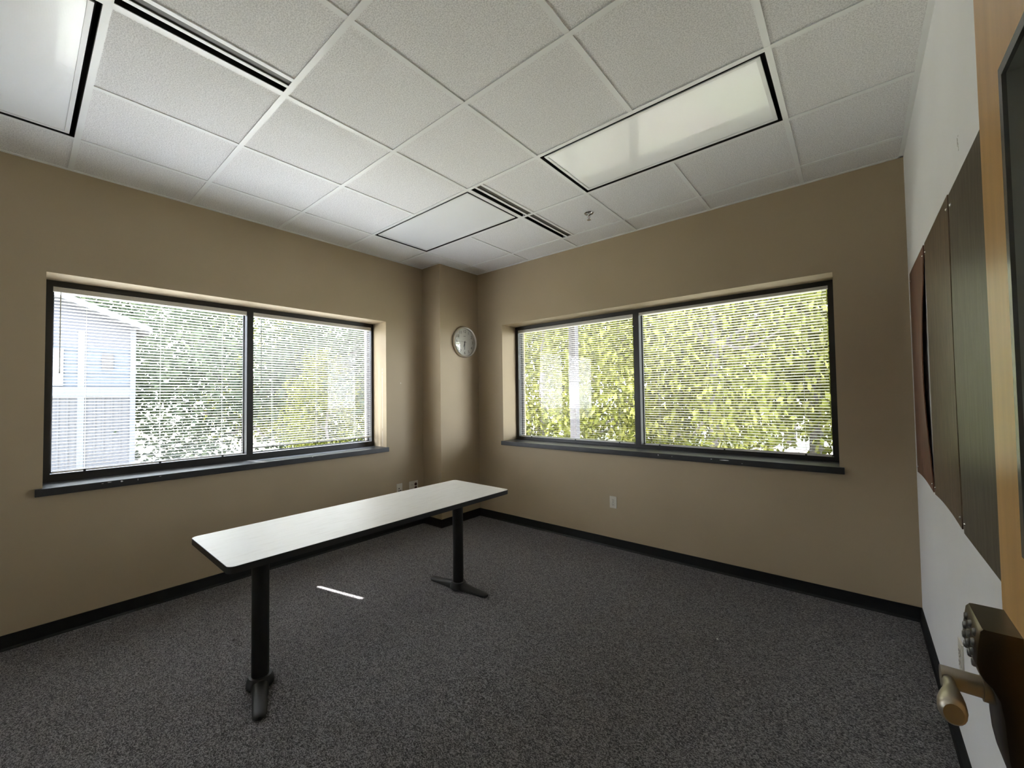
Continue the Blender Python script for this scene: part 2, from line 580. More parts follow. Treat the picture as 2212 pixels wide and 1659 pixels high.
def chip(f, u, z, w_, h_, sill):
    mb = MB()
    pts = [(math.cos(k * math.pi / 4) * w_ / 2 * random.uniform(.7, 1.1), math.sin(k * math.pi / 4) * h_ / 2 * random.uniform(.7, 1.1)) for k in range(8)]
    a = [f(u + p[0], -0.0302, z + p[1]) for p in pts]
    b2 = [f(u + p[0], -0.0312, z + p[1]) for p in pts]
    mb.rings([a, b2], m_chip)
    tag(mb.build('paint_chip', sill), 'white paint chip')
random.seed(4)
for u, z, w_, h_ in ((-2.885, 0.881, .012, .003), (-2.853, 0.884, .020, .004), (-2.795, 0.881, .013, .013), (-2.715, .880, .004, .014), (-2.60, .883, .016, .003), (-1.55, .888, .012, .004)):
    chip(fA, u, z, w_, h_, sillA)
for u, z, w_, h_ in ((1.985, .885, .008, .016), (2.10, .883, .006, .005), (2.405, .887, .012, .006), (2.50, .886, .075, .007), (2.62, .872, .008, .004)):
    chip(fB, u, z, w_, h_, sillB)

# ------------------------------------------------------------------ venetian blinds
def blind(side, u0, u1, s0, s1, ztop, zbot, label, cords, wand=None, hang=None, tilt=10, seed=0):
    """headrail between u0..u1, slats between s0..s1"""
    f = mkmap(side)
    rnd = random.Random(seed)
    root = thing('window_blind', f((u0 + u1) / 2, REV + 0.02, zbot), label, 'blind', 'mini blinds in the two windows')
    d0 = REV + 0.002
    mb = MB()
    bx(mb, f, (u0 + 0.001, d0, ztop - 0.032), (u1 - 0.001, d0 + 0.030, ztop - 0.001), m_rail, 0.0015)
    mb.build('headrail', root)
    mb = MB()
    pitch = 0.0215
    dc = REV + 0.0165
    wv = 0.0125
    t = R(tilt)
    z = ztop - 0.040
    nn = int((z - zbot - 0.012) / pitch)
    mi = mb.slot(m_slat)
    for i in range(nn + 1):
        zc = z - i * pitch - (0 if i < nn else 0.002)
        rings_ = []
        prof = []
        for k in range(5):
            x = -wv + 2 * wv * k / 4
            cr = 0.0016 * (1 - (x / wv) ** 2)
            # inner edge (towards room) is raised, outer edge drops
            prof.append((dc + x * math.cos(t) + cr * math.sin(t), zc - x * math.sin(t) + cr * math.cos(t)))
        sag = rnd.uniform(-0.0006, 0.0006)
        A_ = [mb.bm.verts.new(f(s0, p[0], p[1] + sag)) for p in prof]
        B_ = [mb.bm.verts.new(f(s1, p[0], p[1] - sag)) for p in prof]
        for k in range(4):
            fc = mb.bm.faces.new((A_[k], A_[k + 1], B_[k + 1], B_[k]))
            fc.material_index = mi
            fc.smooth = True
    mb.build('slats', root)
    mb = MB()
    bx(mb, f, (s0, d0 + 0.002, zbot), (s1, d0 + 0.025, zbot + 0.011), m_rail, 0.002)
    mb.build('bottom_rail', root)
    for cu in cords:
        mb = MB()
        for dd in (0.0015, 0.0300):
            mb.tube(f(cu, REV + dd, zbot + 0.008), f(cu, REV + dd, ztop - 0.03), 0.0008, m_cord, seg=6)
        # button holding the ladder under the bottom rail
        mb.box(f(cu - 0.006, REV - 0.001, zbot - 0.003), f(cu + 0.006, REV + 0.010, zbot + 0.010), m_ink)
        mb.build('ladder_cord', root)
    if wand:
        wu, wz = wand
        mb = MB()
        mb.tube(f(wu, REV - 0.006, wz), f(wu, REV - 0.004, ztop - 0.055), 0.0032, m_wand, seg=8)
        mb.tube(f(wu, REV - 0.006, wz - 0.012), f(wu, REV - 0.006, wz), 0.0048, m_wand, r1=0.0038, seg=8)
        mb.tube(f(wu, REV - 0.004, ztop - 0.056), f(wu, REV + 0.004, ztop - 0.028), 0.0016, m_cord, seg=6)
        mb.build('tilt_wand', root)
    if hang:
        hu, hz = hang
        mb = MB()
        mb.tube(f(hu, REV - 0.003, hz), f(hu, REV - 0.002, ztop - 0.03), 0.0009, m_cord, seg=6)
        mb.tube(f(hu, REV - 0.003, hz - 0.025), f(hu, REV - 0.003, hz), 0.0055, m_wand, r1=0.0025, seg=8)
        mb.build('pull_cord', root)
    return root

blind('A', -3.103, -1.986, -3.096, -2.013, 2.168, 0.946, 'white mini blind at the far left, building gable showing through it',
      (-2.947, -2.554, -2.158), wand=(-3.069, 1.61), hang=(-2.035, 1.95), tilt=10, seed=1)
blind('A', -1.9355, -0.801, -1.928, -0.808, 2.168, 0.985, 'white mini blind nearest the clock, hanging a little short of the frame',
      (-1.777, -1.38, -0.984), wand=(-1.876, 1.55), tilt=14, seed=2)
blind('B', 0.251, 1.669, 0.268, 1.655, 2.178, 0.932, 'white mini blind in the narrower left pane of the back window, pale post behind it',
      (0.43, 1.0082, 1.5075), wand=(0.263, 1.61), hang=(1.629, 1.60), tilt=4, seed=3)
blind('B', 1.728, 3.159, 1.762, 3.148, 2.190, 0.932, 'widest white mini blind, in the right pane of the back window',
      (1.90, 2.441, 2.996), hang=(3.125, 1.62), tilt=13, seed=4)

# ------------------------------------------------------------------ ceiling lights
def ceiling_light(x0, y0, label):
    x1, y1 = x0 + 2 * G, y0 + G
    root = thing('ceiling_light', ((x0 + x1) / 2, (y0 + y1) / 2, H), label, 'ceiling light', 'recessed fluorescent ceiling lights')
    e_ = 0.0125
    mb = MB()
    for a, b_ in (((x0 + e_, y0 + e_), (x1 - e_, y0 + e_ + 0.002)), ((x0 + e_, y1 - e_ - 0.002), (x1 - e_, y1 - e_)),
                  ((x0 + e_, y0 + e_), (x0 + e_ + 0.002, y1 - e_)), ((x1 - e_ - 0.002, y0 + e_), (x1 - e_, y1 - e_))):
        mb.box((a[0], a[1], H + 0.001), (b_[0], b_[1], H + 0.12), m_dark_in)
    mb.box((x0 + e_, y0 + e_, H + 0.118), (x1 - e_, y1 - e_, H + 0.12), m_dark_in)
    mb.build('housing', root)
    g_ = 0.033   # outer edge of the door frame from the grid line
    w_ = 0.018
    z0, z1 = H + 0.002, H + 0.008
    mb = MB()
    mb.box((x0 + g_, y0 + g_, z0), (x1 - g_, y0 + g_ + w_, z1), m_alu, 0.001)
    mb.box((x0 + g_, y1 - g_ - w_, z0), (x1 - g_, y1 - g_, z1), m_alu, 0.001)
    mb.box((x0 + g_, y0 + g_ + w_, z0), (x0 + g_ + w_, y1 - g_ - w_, z1), m_alu, 0.001)
    mb.box((x1 - g_ - w_, y0 + g_ + w_, z0), (x1 - g_, y1 - g_ - w_, z1), m_alu, 0.001)
    mb.build('door_frame', root)
    mb = MB()
    i_ = g_ + w_ - 0.003
    mb.box((x0 + i_, y0 + i_, H + 0.005), (x1 - i_, y1 - i_, H + 0.007), m_lens)
    mb.build('lens', root)
ceiling_light(0, -6 * G, 'ceiling light with bluish lens, cut by the top left edge of the photo')
ceiling_light(0, -2 * G, 'greyish ceiling light in front of the corner column, between the two windows')
ceiling_light(3 * G, -2 * G, 'ceiling light with warm bright lens nearest the white wall')

# ------------------------------------------------------------------ slot diffusers
def diffuser(y0, y1, label):
    root = thing('air_diffuser', ((VX0 + VX1) / 2, (y0 + y1) / 2, H), label, 'air vent', 'linear slot air vents')
    y0 += 0.0125; y1 -= 0.0125
    W_ = VX1 - VX0
    zt = H + 0.055
    b0, b1, b2 = 0.010, 0.018, 0.022     # rails: near the light, middle, far
    s = (W_ - b0 - b1 - b2) / 2
    e0 = VX0 + b0; e1 = e0 + s; e2 = e1 + b1; e3 = e2 + s
    mb = MB()
    mb.box((VX0, y0, H - 0.001), (e0, y1, zt), m_alu)
    mb.box((e1, y0, H - 0.001), (e2, y1, H + 0.02), m_alu)
    mb.box((e3, y0, H - 0.001), (VX1, y1, zt), m_alu)
    mb.build('frame', root)
    mb = MB()
    mb.box((e0, y0, H + 0.045), (e1, y1, H + 0.05), m_slot)
    mb.box((e0, y0, H + 0.002), (e0 + 0.001, y1, H + 0.045), m_slot)
    mb.box((e1 - 0.001, y0, H + 0.002), (e1, y1, H + 0.045), m_slot)
    mb.build('open_slot', root)
    mb = MB()
    mb.box((e2, y0, H + 0.005), (e3, y1, H + 0.009), m_slot2)
    mb.box((e2, y0, H + 0.002), (e2 + 0.001, y1, H + 0.009), m_slot2)
    mb.box((e3 - 0.001, y0, H + 0.002), (e3, y1, H + 0.009), m_slot2)
    mb.build('pattern_blade', root)
diffuser(-5 * G, -4 * G, 'slot air vent at the top left, between large ceiling tiles')
diffuser(-2 * G, -G, 'slot air vent alongside the greyish ceiling light, farther from the back wall of its pair')
diffuser(-G, 0, 'slot air vent ending near the back wall, beside the sprinkler tile')

# ------------------------------------------------------------------ sprinkler
sp = thing('fire_sprinkler', (1.6827, -0.311, H), 'chrome fire sprinkler hanging from a ceiling tile near the back wall', 'sprinkler')
S = Matrix.Translation((1.6827, -0.311, H + 0.004))
mb = MB()
mb.lathe([(0.0, -0.001), (0.036, -0.001), (0.037, -0.004), (0.030, -0.011), (0.018, -0.013), (0.016, -0.006), (0.0, -0.006)], m_chrome, S, 32)
mb.build('escutcheon', sp, True)
mb = MB()
mb.lathe([(0.0, -0.004), (0.010, -0.004), (0.010, -0.020), (0.007, -0.024), (0.0, -0.024)], m_chrome, S, 20)
for s_ in (-1, 1):
    mb.path([S @ Vector((0.008 * s_, 0, -0.022)), S @ Vector((0.013 * s_, 0, -0.034)), S @ Vector((0.004 * s_, 0, -0.050))], 0.0018, m_chrome)
mb.tube(S @ Vector((0, 0, -0.048)), S @ Vector((0, 0, -0.056)), 0.004, m_chrome)
mb.build('frame_arms', sp, True)
mb = MB()
mb.tube(S @ Vector((0, 0, -0.024)), S @ Vector((0, 0, -0.048)), 0.0022, mat('sprinkler_bulb', (0.25, 0.06, 0.03), 0.1), seg=10)
mb.build('glass_bulb', sp, True)
mb = MB()
for k in range(10):
    a_ = 2 * math.pi * k / 10
    d_ = Vector((math.cos(a_), math.sin(a_), 0)); n_ = Vector((-math.sin(a_), math.cos(a_), 0))
    ring = lambda z: [S @ (d_ * 0.003 + n_ * 0.002 + Vector((0, 0, z))), S @ (d_ * 0.016 + n_ * 0.0035 + Vector((0, 0, z - 0.001))), S @ (d_ * 0.016 - n_ * 0.0035 + Vector((0, 0, z - 0.001))), S @ (d_ * 0.003 - n_ * 0.002 + Vector((0, 0, z)))]
    mb.rings([ring(-0.056), ring(-0.0575)], m_chrome)
mb.build('deflector', sp)

# ------------------------------------------------------------------ wall clock on the column
ck = thing('wall_clock', (-0.17, 0.052, 2.034), 'round silver-rimmed wall clock on the corner column', 'clock')
K = Matrix.Translation((-0.17, 0.052, 2.034)) @ Matrix.Rotation(R(90), 4, 'Y')   # local z -> world +x
KR = 0.178
mb = MB()
mb.lathe([(KR - 0.004, 0.0), (KR, 0.006), (KR, 0.030), (KR - 0.004, 0.038), (KR - 0.010, 0.041), (KR - 0.018, 0.037), (KR - 0.020, 0.028), (KR - 0.020, 0.012), (KR - 0.02, 0.004)], m_clock_rim, K, 72, closed=True)
mb.build('rim', ck, True)
mb = MB()
mb.lathe([(0.0001, 0.004), (KR - 0.0195, 0.004), (KR - 0.0195, 0.016), (0.0001, 0.016)], m_dial, K, 72)
mb.build('dial', ck)
def clock_xy(hour, r):
    a_ = 2 * math.pi * hour / 12
    return (math.sin(a_) * r, math.cos(a_) * r)     # (toward viewer's right, up)
# viewer looks along -x: right hand side is +y
def KP(rx, up, out):
    return Vector((-0.17 + out, 0.052 + rx, 2.034 + up))
num = None
for h_ in range(1, 13):
    cu = bpy.data.curves.new('numeral', 'FONT')
    cu.body = str(h_)
    cu.size = 0.047
    cu.align_x = 'CENTER'
    cu.align_y = 'CENTER'
    cu.extrude = 0.0002
    o = bpy.data.objects.new('numeral', cu)
    cu.materials.append(m_ink)
    C.objects.link(o)
    me = bpy.data.meshes.new_from_object(o)
    bpy.data.objects.remove(o)
    o = bpy.data.objects.new('numeral', me)
    C.objects.link(o)
    rx, up = clock_xy(h_, 0.124)
    o.location = KP(rx, up, 0.0166)
    o.rotation_euler = (R(90), 0, R(90))
    o.parent = ck
    o.matrix_parent_inverse = world_inv(ck)
def hand(name, hour, length, tail, w0, w1, out, m):
    a_ = 2 * math.pi * hour / 12
    d_ = Vector((0, math.sin(a_), math.cos(a_))); n_ = Vector((0, math.cos(a_), -math.sin(a_)))
    o_ = KP(0, 0, out)
    pts = [o_ - d_ * tail + n_ * w0, o_ + d_ * length + n_ * w1, o_ + d_ * length - n_ * w1, o_ - d_ * tail - n_ * w0]
    mb = MB()
    mb.rings([pts, [p + Vector((0.0008, 0, 0)) for p in pts]], m)
    mb.build(name, ck)
hand('hour_hand', 6.55, 0.060, 0.012, 0.0055, 0.0035, 0.018, m_ink)
hand('minute_hand', 6.12, 0.088, 0.014, 0.0045, 0.0028, 0.0195, m_ink)
hand('second_hand', 9.1, 0.10, 0.030, 0.0014, 0.0008, 0.021, m_ink)
mb = MB(); mb.tube(KP(0, 0, 0.016), KP(0, 0, 0.0235), 0.006, m_ink); mb.build('hub', ck)
mb = MB(); mb.box(KP(-0.017, 0.066, 0.0163), KP(0.017, 0.070, 0.0167), m_ink); mb.build('dial_mark', ck)
mb = MB()
mb.lathe([(0.0001, 0.030), (KR - 0.0195, 0.030), (KR - 0.0195, 0.031), (0.0001, 0.031)], m_glass2, K, 72)
mb.build('clock_glass', ck)

# ------------------------------------------------------------------ outlets
def oriented(face, u, z):
    """frame with local x along the wall, local y out of the wall, local z up"""
    if face == 'A':
        return Matrix.Translation((XA, u, z)) @ Matrix(((0, 1, 0, 0), (1, 0, 0, 0), (0, 0, 1, 0), (0, 0, 0, 1)))
    if face == 'B':
        return Matrix.Translation((u, YB, z)) @ Matrix(((1, 0, 0, 0), (0, -1, 0, 0), (0, 0, 1, 0), (0, 0, 0, 1)))
    return Matrix.Translation((XC, u, z)) @ Matrix(((0, -1, 0, 0), (1, 0, 0, 0), (0, 0, 1, 0), (0, 0, 0, 1)))

def duplex(mbh, M, cx, cz):
    for a, w2, h2 in ((-0.0065, 0.0012, 0.0045), (0.0065, 0.0012, 0.0038)):
        mbh.box((cx + a - w2, 0.0078, cz + 0.002 - h2), (cx + a + w2, 0.0086, cz + 0.002 + h2), m_hole, M=M)
    mbh.box((cx - 0.0022, 0.0078, cz - 0.0115), (cx + 0.0022, 0.0086, cz - 0.0065), m_hole, M=M)

def outlet(face, u, z, w_, h_, label, kind_):
    M = oriented(face, u, z)
    root = thing('wall_outlet', M.translation, label, 'outlet')
    mb = MB()
    mb.box((-w_ / 2, 0.0, -h_ / 2), (w_ / 2, 0.006, h_ / 2), m_plate, 0.002, M)
    mb.build('cover_plate', root)
    if kind_ == 'duplex':
        for cz in (0.020, -0.020):
            mb = MB()
            mb.box((-0.0165, 0.006, cz - 0.0140), (0.0165, 0.0080, cz + 0.0140), m_plate, 0.0008, M)
            soc = mb.build('socket', root)
            mb = MB(); duplex(mb, M, 0, cz); mb.build('socket_slots', soc)
        mb = MB(); mb.box((-0.003, 0.0062, -0.003), (0.003, 0.0075, 0.003), m_chrome, 0.001, M); mb.build('screw', root)
    if kind_ == 'jack':
        for cx, cz in ((-0.008, 0.006), (-0.008, -0.020), (0.012, -0.018)):
            mb = MB(); mb.box((cx - 0.006, 0.006, cz - 0.006), (cx + 0.006, 0.0075, cz + 0.006), m_hole, 0.001, M); mb.build('jack', root)
    if kind_ == 'double':
        for cz in (0.020, -0.020):
            mb = MB()
            mb.box((-0.040, 0.006, cz - 0.0140), (-0.008, 0.0080, cz + 0.0140), m_plate, 0.0008, M)
            soc = mb.build('socket', root)
            mb = MB(); duplex(mb, M, -0.024, cz); mb.build('socket_slots', soc)
            mb = MB()
            Q = M @ Matrix.Translation((0.026, 0.006, cz)) @ Matrix.Rotation(-R(90), 4, 'X')
            mb.lathe([(0.0001, 0), (0.0165, 0), (0.0160, 0.0035), (0.0001, 0.0035)], m_red, Q, 24)
            tag(mb.build('round_socket', root), 'dark red round socket')
    return root
m_red = mat('dark_red_plastic', (0.045, 0.006, 0.005), 0.4)
outlet('A', -0.622, 0.432, 0.070, 0.115, 'ivory jack plate left of the double outlet, low on the left wall', 'jack')
outlet('A', -0.440, 0.430, 0.116, 0.115, 'double outlet with two dark red sockets, low beside the corner column', 'double')
outlet('B', 1.546, 0.414, 0.068, 0.108, 'ivory duplex outlet low on the back wall under the wide window', 'duplex')
outlet('C', -1.000, 0.420, 0.070, 0.115, 'outlet on the white wall, seen edge-on above the door lever', 'duplex')

# ------------------------------------------------------------------ brown boards pinned to the white wall
def board(y0, y1, z0, z1, label, m, bow_l=0.0, bow_r=0.0, yshift=0.0, curl=0.0):
    """y0 = edge nearer the back corner; bows lift an edge off the wall, mid-height"""
    root = thing('wall_board', (XC, (y0 + y1) / 2, z0), label, 'board', 'brown hardboard sheets pinned to the white wall')
    nu, nv = 10, 28
    th = 0.004
    def P(i, j, o):
        s = i / nu; t_ = j / nv
        z = z0 + (z1 - z0) * t_
        arch = math.sin(math.pi * t_) ** 1.3
        lift = bow_l * (1 - s) ** 2 * arch + bow_r * s ** 2 * arch
        y = y0 + (y1 - y0) * s
        y += yshift * arch * s
        zz = z + (curl * math.sin(math.pi * s) * (1 - t_) ** 6)
        return Vector((XC - 0.0015 - lift - o, y, zz))
    mb = MB()
    F = [[mb.bm.verts.new(P(i, j, th)) for j in range(nv + 1)] for i in range(nu + 1)]
    B_ = [[mb.bm.verts.new(P(i, j, 0)) for j in range(nv + 1)] for i in range(nu + 1)]
    mi = mb.slot(m)
    fs = []
    for i in range(nu):
        for j in range(nv):
            fs.append(mb.bm.faces.new((F[i][j], F[i][j + 1], F[i + 1][j + 1], F[i + 1][j])))
            fs.append(mb.bm.faces.new((B_[i][j], B_[i + 1][j], B_[i + 1][j + 1], B_[i][j + 1])))
    for i in range(nu):
        fs.append(mb.bm.faces.new((F[i][0], F[i + 1][0], B_[i + 1][0], B_[i][0])))
        fs.append(mb.bm.faces.new((F[i + 1][nv], F[i][nv], B_[i][nv], B_[i + 1][nv])))
    for j in range(nv):
        fs.append(mb.bm.faces.new((F[0][j + 1], F[0][j], B_[0][j], B_[0][j + 1])))
        fs.append(mb.bm.faces.new((F[nu][j], F[nu][j + 1], B_[nu][j + 1], B_[nu][j])))
    for f_ in fs:
        f_.material_index = mi
        f_.smooth = False
    mb.build('sheet', root)
    for yy in (y0 - 0.022, y1 + 0.022):
        for zz in (z0 + 0.035, z1 - 0.045):
            mb = MB()
            Q = Matrix.Translation((XC - th - 0.0010, yy, zz)) @ Matrix.Rotation(-R(90), 4, 'Y')
            mb.lathe([(0.0001, 0), (0.0052, 0), (0.0050, 0.0015), (0.0025, 0.0040), (0.0001, 0.0045)], m_chrome, Q, 14)
            mb.build('screw', root, True)
board(0.165, -0.475, 0.925, 2.100, 'red-brown board nearest the back corner, its edge bowed off the white wall', m_board1, 0.0, 0.016, 0.040, 0.012)
board(-0.528, -1.150, 0.925, 2.095, 'mid-brown board hanging between the other two brown boards', m_board2, 0.0, 0.004, -0.022, 0.012)
board(-1.185, -1.820, 0.920, 2.085, 'brown board with painted grey reflection nearest the open door, partly behind it', m_board3, 0.004, 0.0)

# ------------------------------------------------------------------ table
tb = thing('training_table', (0.996, -1.789, 0.0), 'narrow pale-topped table on two black T-base legs', 'table', rotz=R(-0.5))
TZ = 0.7155
M_T = Matrix.Translation((0.996, -1.789, 0)) @ Matrix.Rotation(R(-0.5), 4, 'Z')
def rrect(hx, hy, r, n_=6):
    pts = []
    for sx_, sy_, a0 in ((1, 1, 0), (-1, 1, 90), (-1, -1, 180), (1, -1, 270)):
        for k in range(n_ + 1):
            a_ = R(a0 + 90 * k / n_)
            pts.append((sx_ * (hx - r) + r * math.cos(a_), sy_ * (hy - r) + r * math.sin(a_)))
    return pts
HX, HY = 0.301, 0.888
mb = MB()
mb.prism(rrect(HX, HY, 0.030), TZ - 0.030, TZ - 0.0008, m_edge, M_T)
mb.build('edge_band', tb)
mb = MB()
mb.prism(rrect(HX - 0.0015, HY - 0.0015, 0.029), TZ - 0.0012, TZ, m_top, M_T)
mb.build('table_top', tb)
mb = MB()
mb.box((-0.022, -0.60, TZ - 0.058), (0.022, 0.60, TZ - 0.0302), m_black_metal, M=M_T)
mb.build('support_rail', tb)
def leg(yc, turn):
    F_ = M_T @ Matrix.Translation((0, yc, 0)) @ Matrix.Rotation(R(turn), 4, 'Z')
    mb = MB()
    mb.lathe([(0.0385, 0.045), (0.0385, TZ - 0.0375)], m_black_metal, M_T @ Matrix.Translation((0, yc, 0)), 36)
    mb.box((-0.20, yc - 0.035, TZ - 0.0375), (0.20, yc + 0.035, TZ - 0.0302), m_black_metal, M=M_T)
    lg = mb.build('leg', tb, True)
    mb = MB()
    # hub
    mb.lathe([(0.060, 0.006), (0.062, 0.014), (0.058, 0.035), (0.050, 0.050), (0.0375, 0.052)], m_base_metal, F_, 36)
    # two arms that taper and dip towards rounded toes
    for s_ in (-1, 1):
        rg = []
        for x, w2, h2 in ((0.02, 0.040, 0.050), (0.06, 0.036, 0.044), (0.12, 0.032, 0.035), (0.18, 0.031, 0.029), (0.225, 0.030, 0.026), (0.250, 0.026, 0.023), (0.264, 0.018, 0.020), (0.270, 0.008, 0.017)):
            r_ = []
            for k in range(13):
                a_ = math.pi * k / 12
                r_.append(F_ @ Vector((s_ * x, w2 * math.cos(a_), 0.004 + (h2 - 0.004) * math.sin(a_) ** 0.6)))
            rg.append(r_)
        mb.rings(rg, m_base_metal)
    ft = mb.build('foot', tb, True)
    for s_ in (-1, 1):
        mb = MB()
        mb.lathe([(0.014, 0.0), (0.014, 0.006)], m_ink, F_ @ Matrix.Translation((s_ * 0.238, 0, 0)), 16)
        mb.build('glide', ft)
leg(-0.668, -19)
leg(0.645, 6)

# ------------------------------------------------------------------ door standing open
DXF = 3.44            # room-side face
DY1, DY0 = -2.360, YF + 0.004
DTH = 0.045
LY1, LY0, LZ0, LZ1 = -2.497, -3.25, 1.222, 1.782   # opening of the lite (clear)
mb = MB()
o1, o0, oz0, oz1 = LY1 + 0.004, LY0 - 0.004, LZ0 - 0.004, LZ1 + 0.004
mb.box((DXF, o1, 0.012), (DXF + DTH, DY1, 2.13), m_oak)
mb.box((DXF, DY0, 0.012), (DXF + DTH, o0, 2.13), m_oak)
mb.box((DXF, o0, 0.012), (DXF + DTH, o1, oz0), m_oak)
mb.box((DXF, o0, oz1), (DXF + DTH, o1, 2.13), m_oak)
door = struct(mb.build('door_1'), 'honey-coloured wooden door standing open against the right edge', 'door')
mb = MB()
fl_ = 0.013
for xa_, xb_ in ((DXF - 0.004, DXF), (DXF + DTH, DXF + DTH + 0.004)):
    mb.box((xa_, LY0 - fl_, LZ0 - fl_), (xb_, LY0, LZ1 + fl_), m_lite)
    mb.box((xa_, LY1, LZ0 - fl_), (xb_, LY1 + fl_, LZ1 + fl_), m_lite)
    mb.box((xa_, LY0, LZ0 - fl_), (xb_, LY1, LZ0), m_lite)
    mb.box((xa_, LY0, LZ1), (xb_, LY1, LZ1 + fl_), m_lite)
xa_, xb_ = DXF, DXF + DTH
mb.box((xa_, LY0 - 0.0035, LZ0 - 0.0035), (xb_, LY0, LZ1 + 0.0035), m_lining)
mb.box((xa_, LY1, LZ0 - 0.0035), (xb_, LY1 + 0.0035, LZ1 + 0.0035), m_lining)
mb.box((xa_, LY0, LZ0 - 0.0035), (xb_, LY1, LZ0), m_lining)
mb.box((xa_, LY0, LZ1), (xb_, LY1, LZ1 + 0.0035), m_lining)
mb.build('window_lite_frame', door)
mb = MB()
fc = mb.bm.faces.new([mb.bm.verts.new(p) for p in ((DXF + 0.030, LY0, LZ0), (DXF + 0.030, LY1, LZ0), (DXF + 0.030, LY1, LZ1), (DXF + 0.030, LY0, LZ1))])
fc.material_index = mb.slot(m_glass)
mb.build('glass_pane', door)
# hinges on the far side of the door
mb = MB()
for z in (0.25, 1.07, 1.90):
    mb.tube((DXF + DTH + 0.004, DY0 + 0.002, z - 0.055), (DXF + DTH + 0.004, DY0 + 0.002, z + 0.055), 0.006, m_lever)
mb.build('hinge_pins', door)
# lock case
prof = [(1.1017, 0.0335), (1.098, 0.0365), (1.076, 0.0395), (1.056, 0.0408), (1.045, 0.0385), (1.037, 0.0345), (1.030, 0.0285), (1.016, 0.0225),
        (0.994, 0.0200), (0.966, 0.0192), (0.944, 0.0180), (0.925, 0.0150), (0.908, 0.0100), (0.896, 0.0030)]
yn, yf = -2.4545, -2.3665
rg = []
for z, d in prof:
    tlow = max(0.0, min(1.0, (1.045 - z) / 0.15))
    k_ = 0.010 * max(0, tlow - 0.6) / 0.4
    a0_, a1_ = yn + k_, yf - k_
    c = min(0.004 + 0.010 * tlow, d * 0.8)
    rg.append([Vector((DXF, a0_, z)), Vector((DXF - d + c, a0_, z)), Vector((DXF - d + c * 0.3, a0_ + c * 0.3, z)), Vector((DXF - d, a0_ + c, z)),
               Vector((DXF - d, a1_ - c, z)), Vector((DXF - d + c * 0.3, a1_ - c * 0.3, z)), Vector((DXF - d + c, a1_, z)), Vector((DXF, a1_, z))])
mb = MB()
mb.rings(rg, m_bronze)
lock = tag(mb.build('keypad_lock', door, True), 'bronze-coloured push-button lock case')
for iy, yy in enumerate((-2.436, -2.4105, -2.385)):
    for iz, zz in enumerate((1.0885, 1.0755, 1.0625, 1.0495)):
        d = np.interp(zz, [p[0] for p in prof][::-1], [p[1] for p in prof][::-1])
        mb = MB()
        Q = Matrix.Translation((DXF - d + 0.001, yy, zz)) @ Matrix.Rotation(-R(90), 4, 'Y')
        mb.lathe([(0.0001, 0), (0.0052, 0), (0.0052, 0.0020), (0.0040, 0.0036), (0.0001, 0.0042)], m_btn, Q, 16)
        mb.build('keypad_button', lock, True)
mb = MB()
yl, zl = -2.4105, 1.008
def ell(cx, cy, cz, ax, az, tiltz=0.0, n_=20, skew=0.0):
    return [Vector((cx + ax * math.cos(2 * math.pi * k / n_) + skew * math.sin(2 * math.pi * k / n_), cy, cz + az * math.sin(2 * math.pi * k / n_))) for k in range(n_)]
mb.tube((DXF - 0.020, yl, zl), (DXF - 0.0690, yl, zl), 0.0135, m_lever, seg=28)
mb.tube((DXF - 0.015, yl, zl), (DXF - 0.030, yl, zl), 0.0170, m_lever, seg=28)
sec = [(0.0625, -2.402, 1.006, 0.0068, 0.0100), (0.0625, -2.420, 1.006, 0.0068, 0.0105), (0.0628, -2.437, 1.008, 0.0070, 0.0100), (0.0640, -2.455, 1.011, 0.0085, 0.0105),
       (0.0665, -2.478, 1.0165, 0.0110, 0.0125), (0.0690, -2.500, 1.0200, 0.0130, 0.0150), (0.0705, -2.520, 1.0230, 0.0132, 0.0160), (0.0705, -2.527, 1.0235, 0.0118, 0.0145), (0.0705, -2.530, 1.0235, 0.0090, 0.0115)]
mb.rings([ell(DXF - a_, b_, c_, d_, e_) for a_, b_, c_, d_, e_ in sec], m_lever)
mb.build('lever_handle', lock, True)

# crumbs on the carpet
mb = MB(); mb.lathe([(0.0005, 0), (0.006, 0.0), (0.005, 0.003), (0.0005, 0.004)], m_chip, Matrix.Translation((2.645, -0.665, 0)), 7)
tag(mb.build('paper_scrap'), 'tiny white scrap on the open carpet in front of the wide window', 'scrap')
mb = MB(); mb.lathe([(0.0005, 0), (0.007, 0.0), (0.005, 0.004), (0.0005, 0.005)], m_ink, Matrix.Translation((0.451, -2.414, 0)), 7)
tag(mb.build('crumb'), 'tiny black crumb on the carpet left of the near table leg', 'crumb')

# ------------------------------------------------------------------ outside
m_ground = mat('mulch_and_grass', (0.12, 0.09, 0.06), 0.95)
noisy(m_ground, (0.34, 0.27, 0.22), (0.30, 0.31, 0.18), 0.6, 4, lo=0.42, hi=0.58)
mb = MB()
mb.box((-60, -40, -0.6), (XA - T, 60, -0.25), m_ground)
mb.box((XA - T, YB + T, -0.6), (60, 60, -0.25), m_ground)
struct(mb.build('ground'), 'mulch and grass outside the windows', 'ground')
# unseen slab added to keep the high sky off the back blinds
m_sky_blocker = mat('sky_blocker_grey', (0.35, 0.35, 0.33), 0.7)
mb = MB()
mb.box((XA - T, YB + T, 2.75), (5.2, YB + T + 1.5, 2.95), m_sky_blocker)
struct(mb.build('added_sky_blocker'))

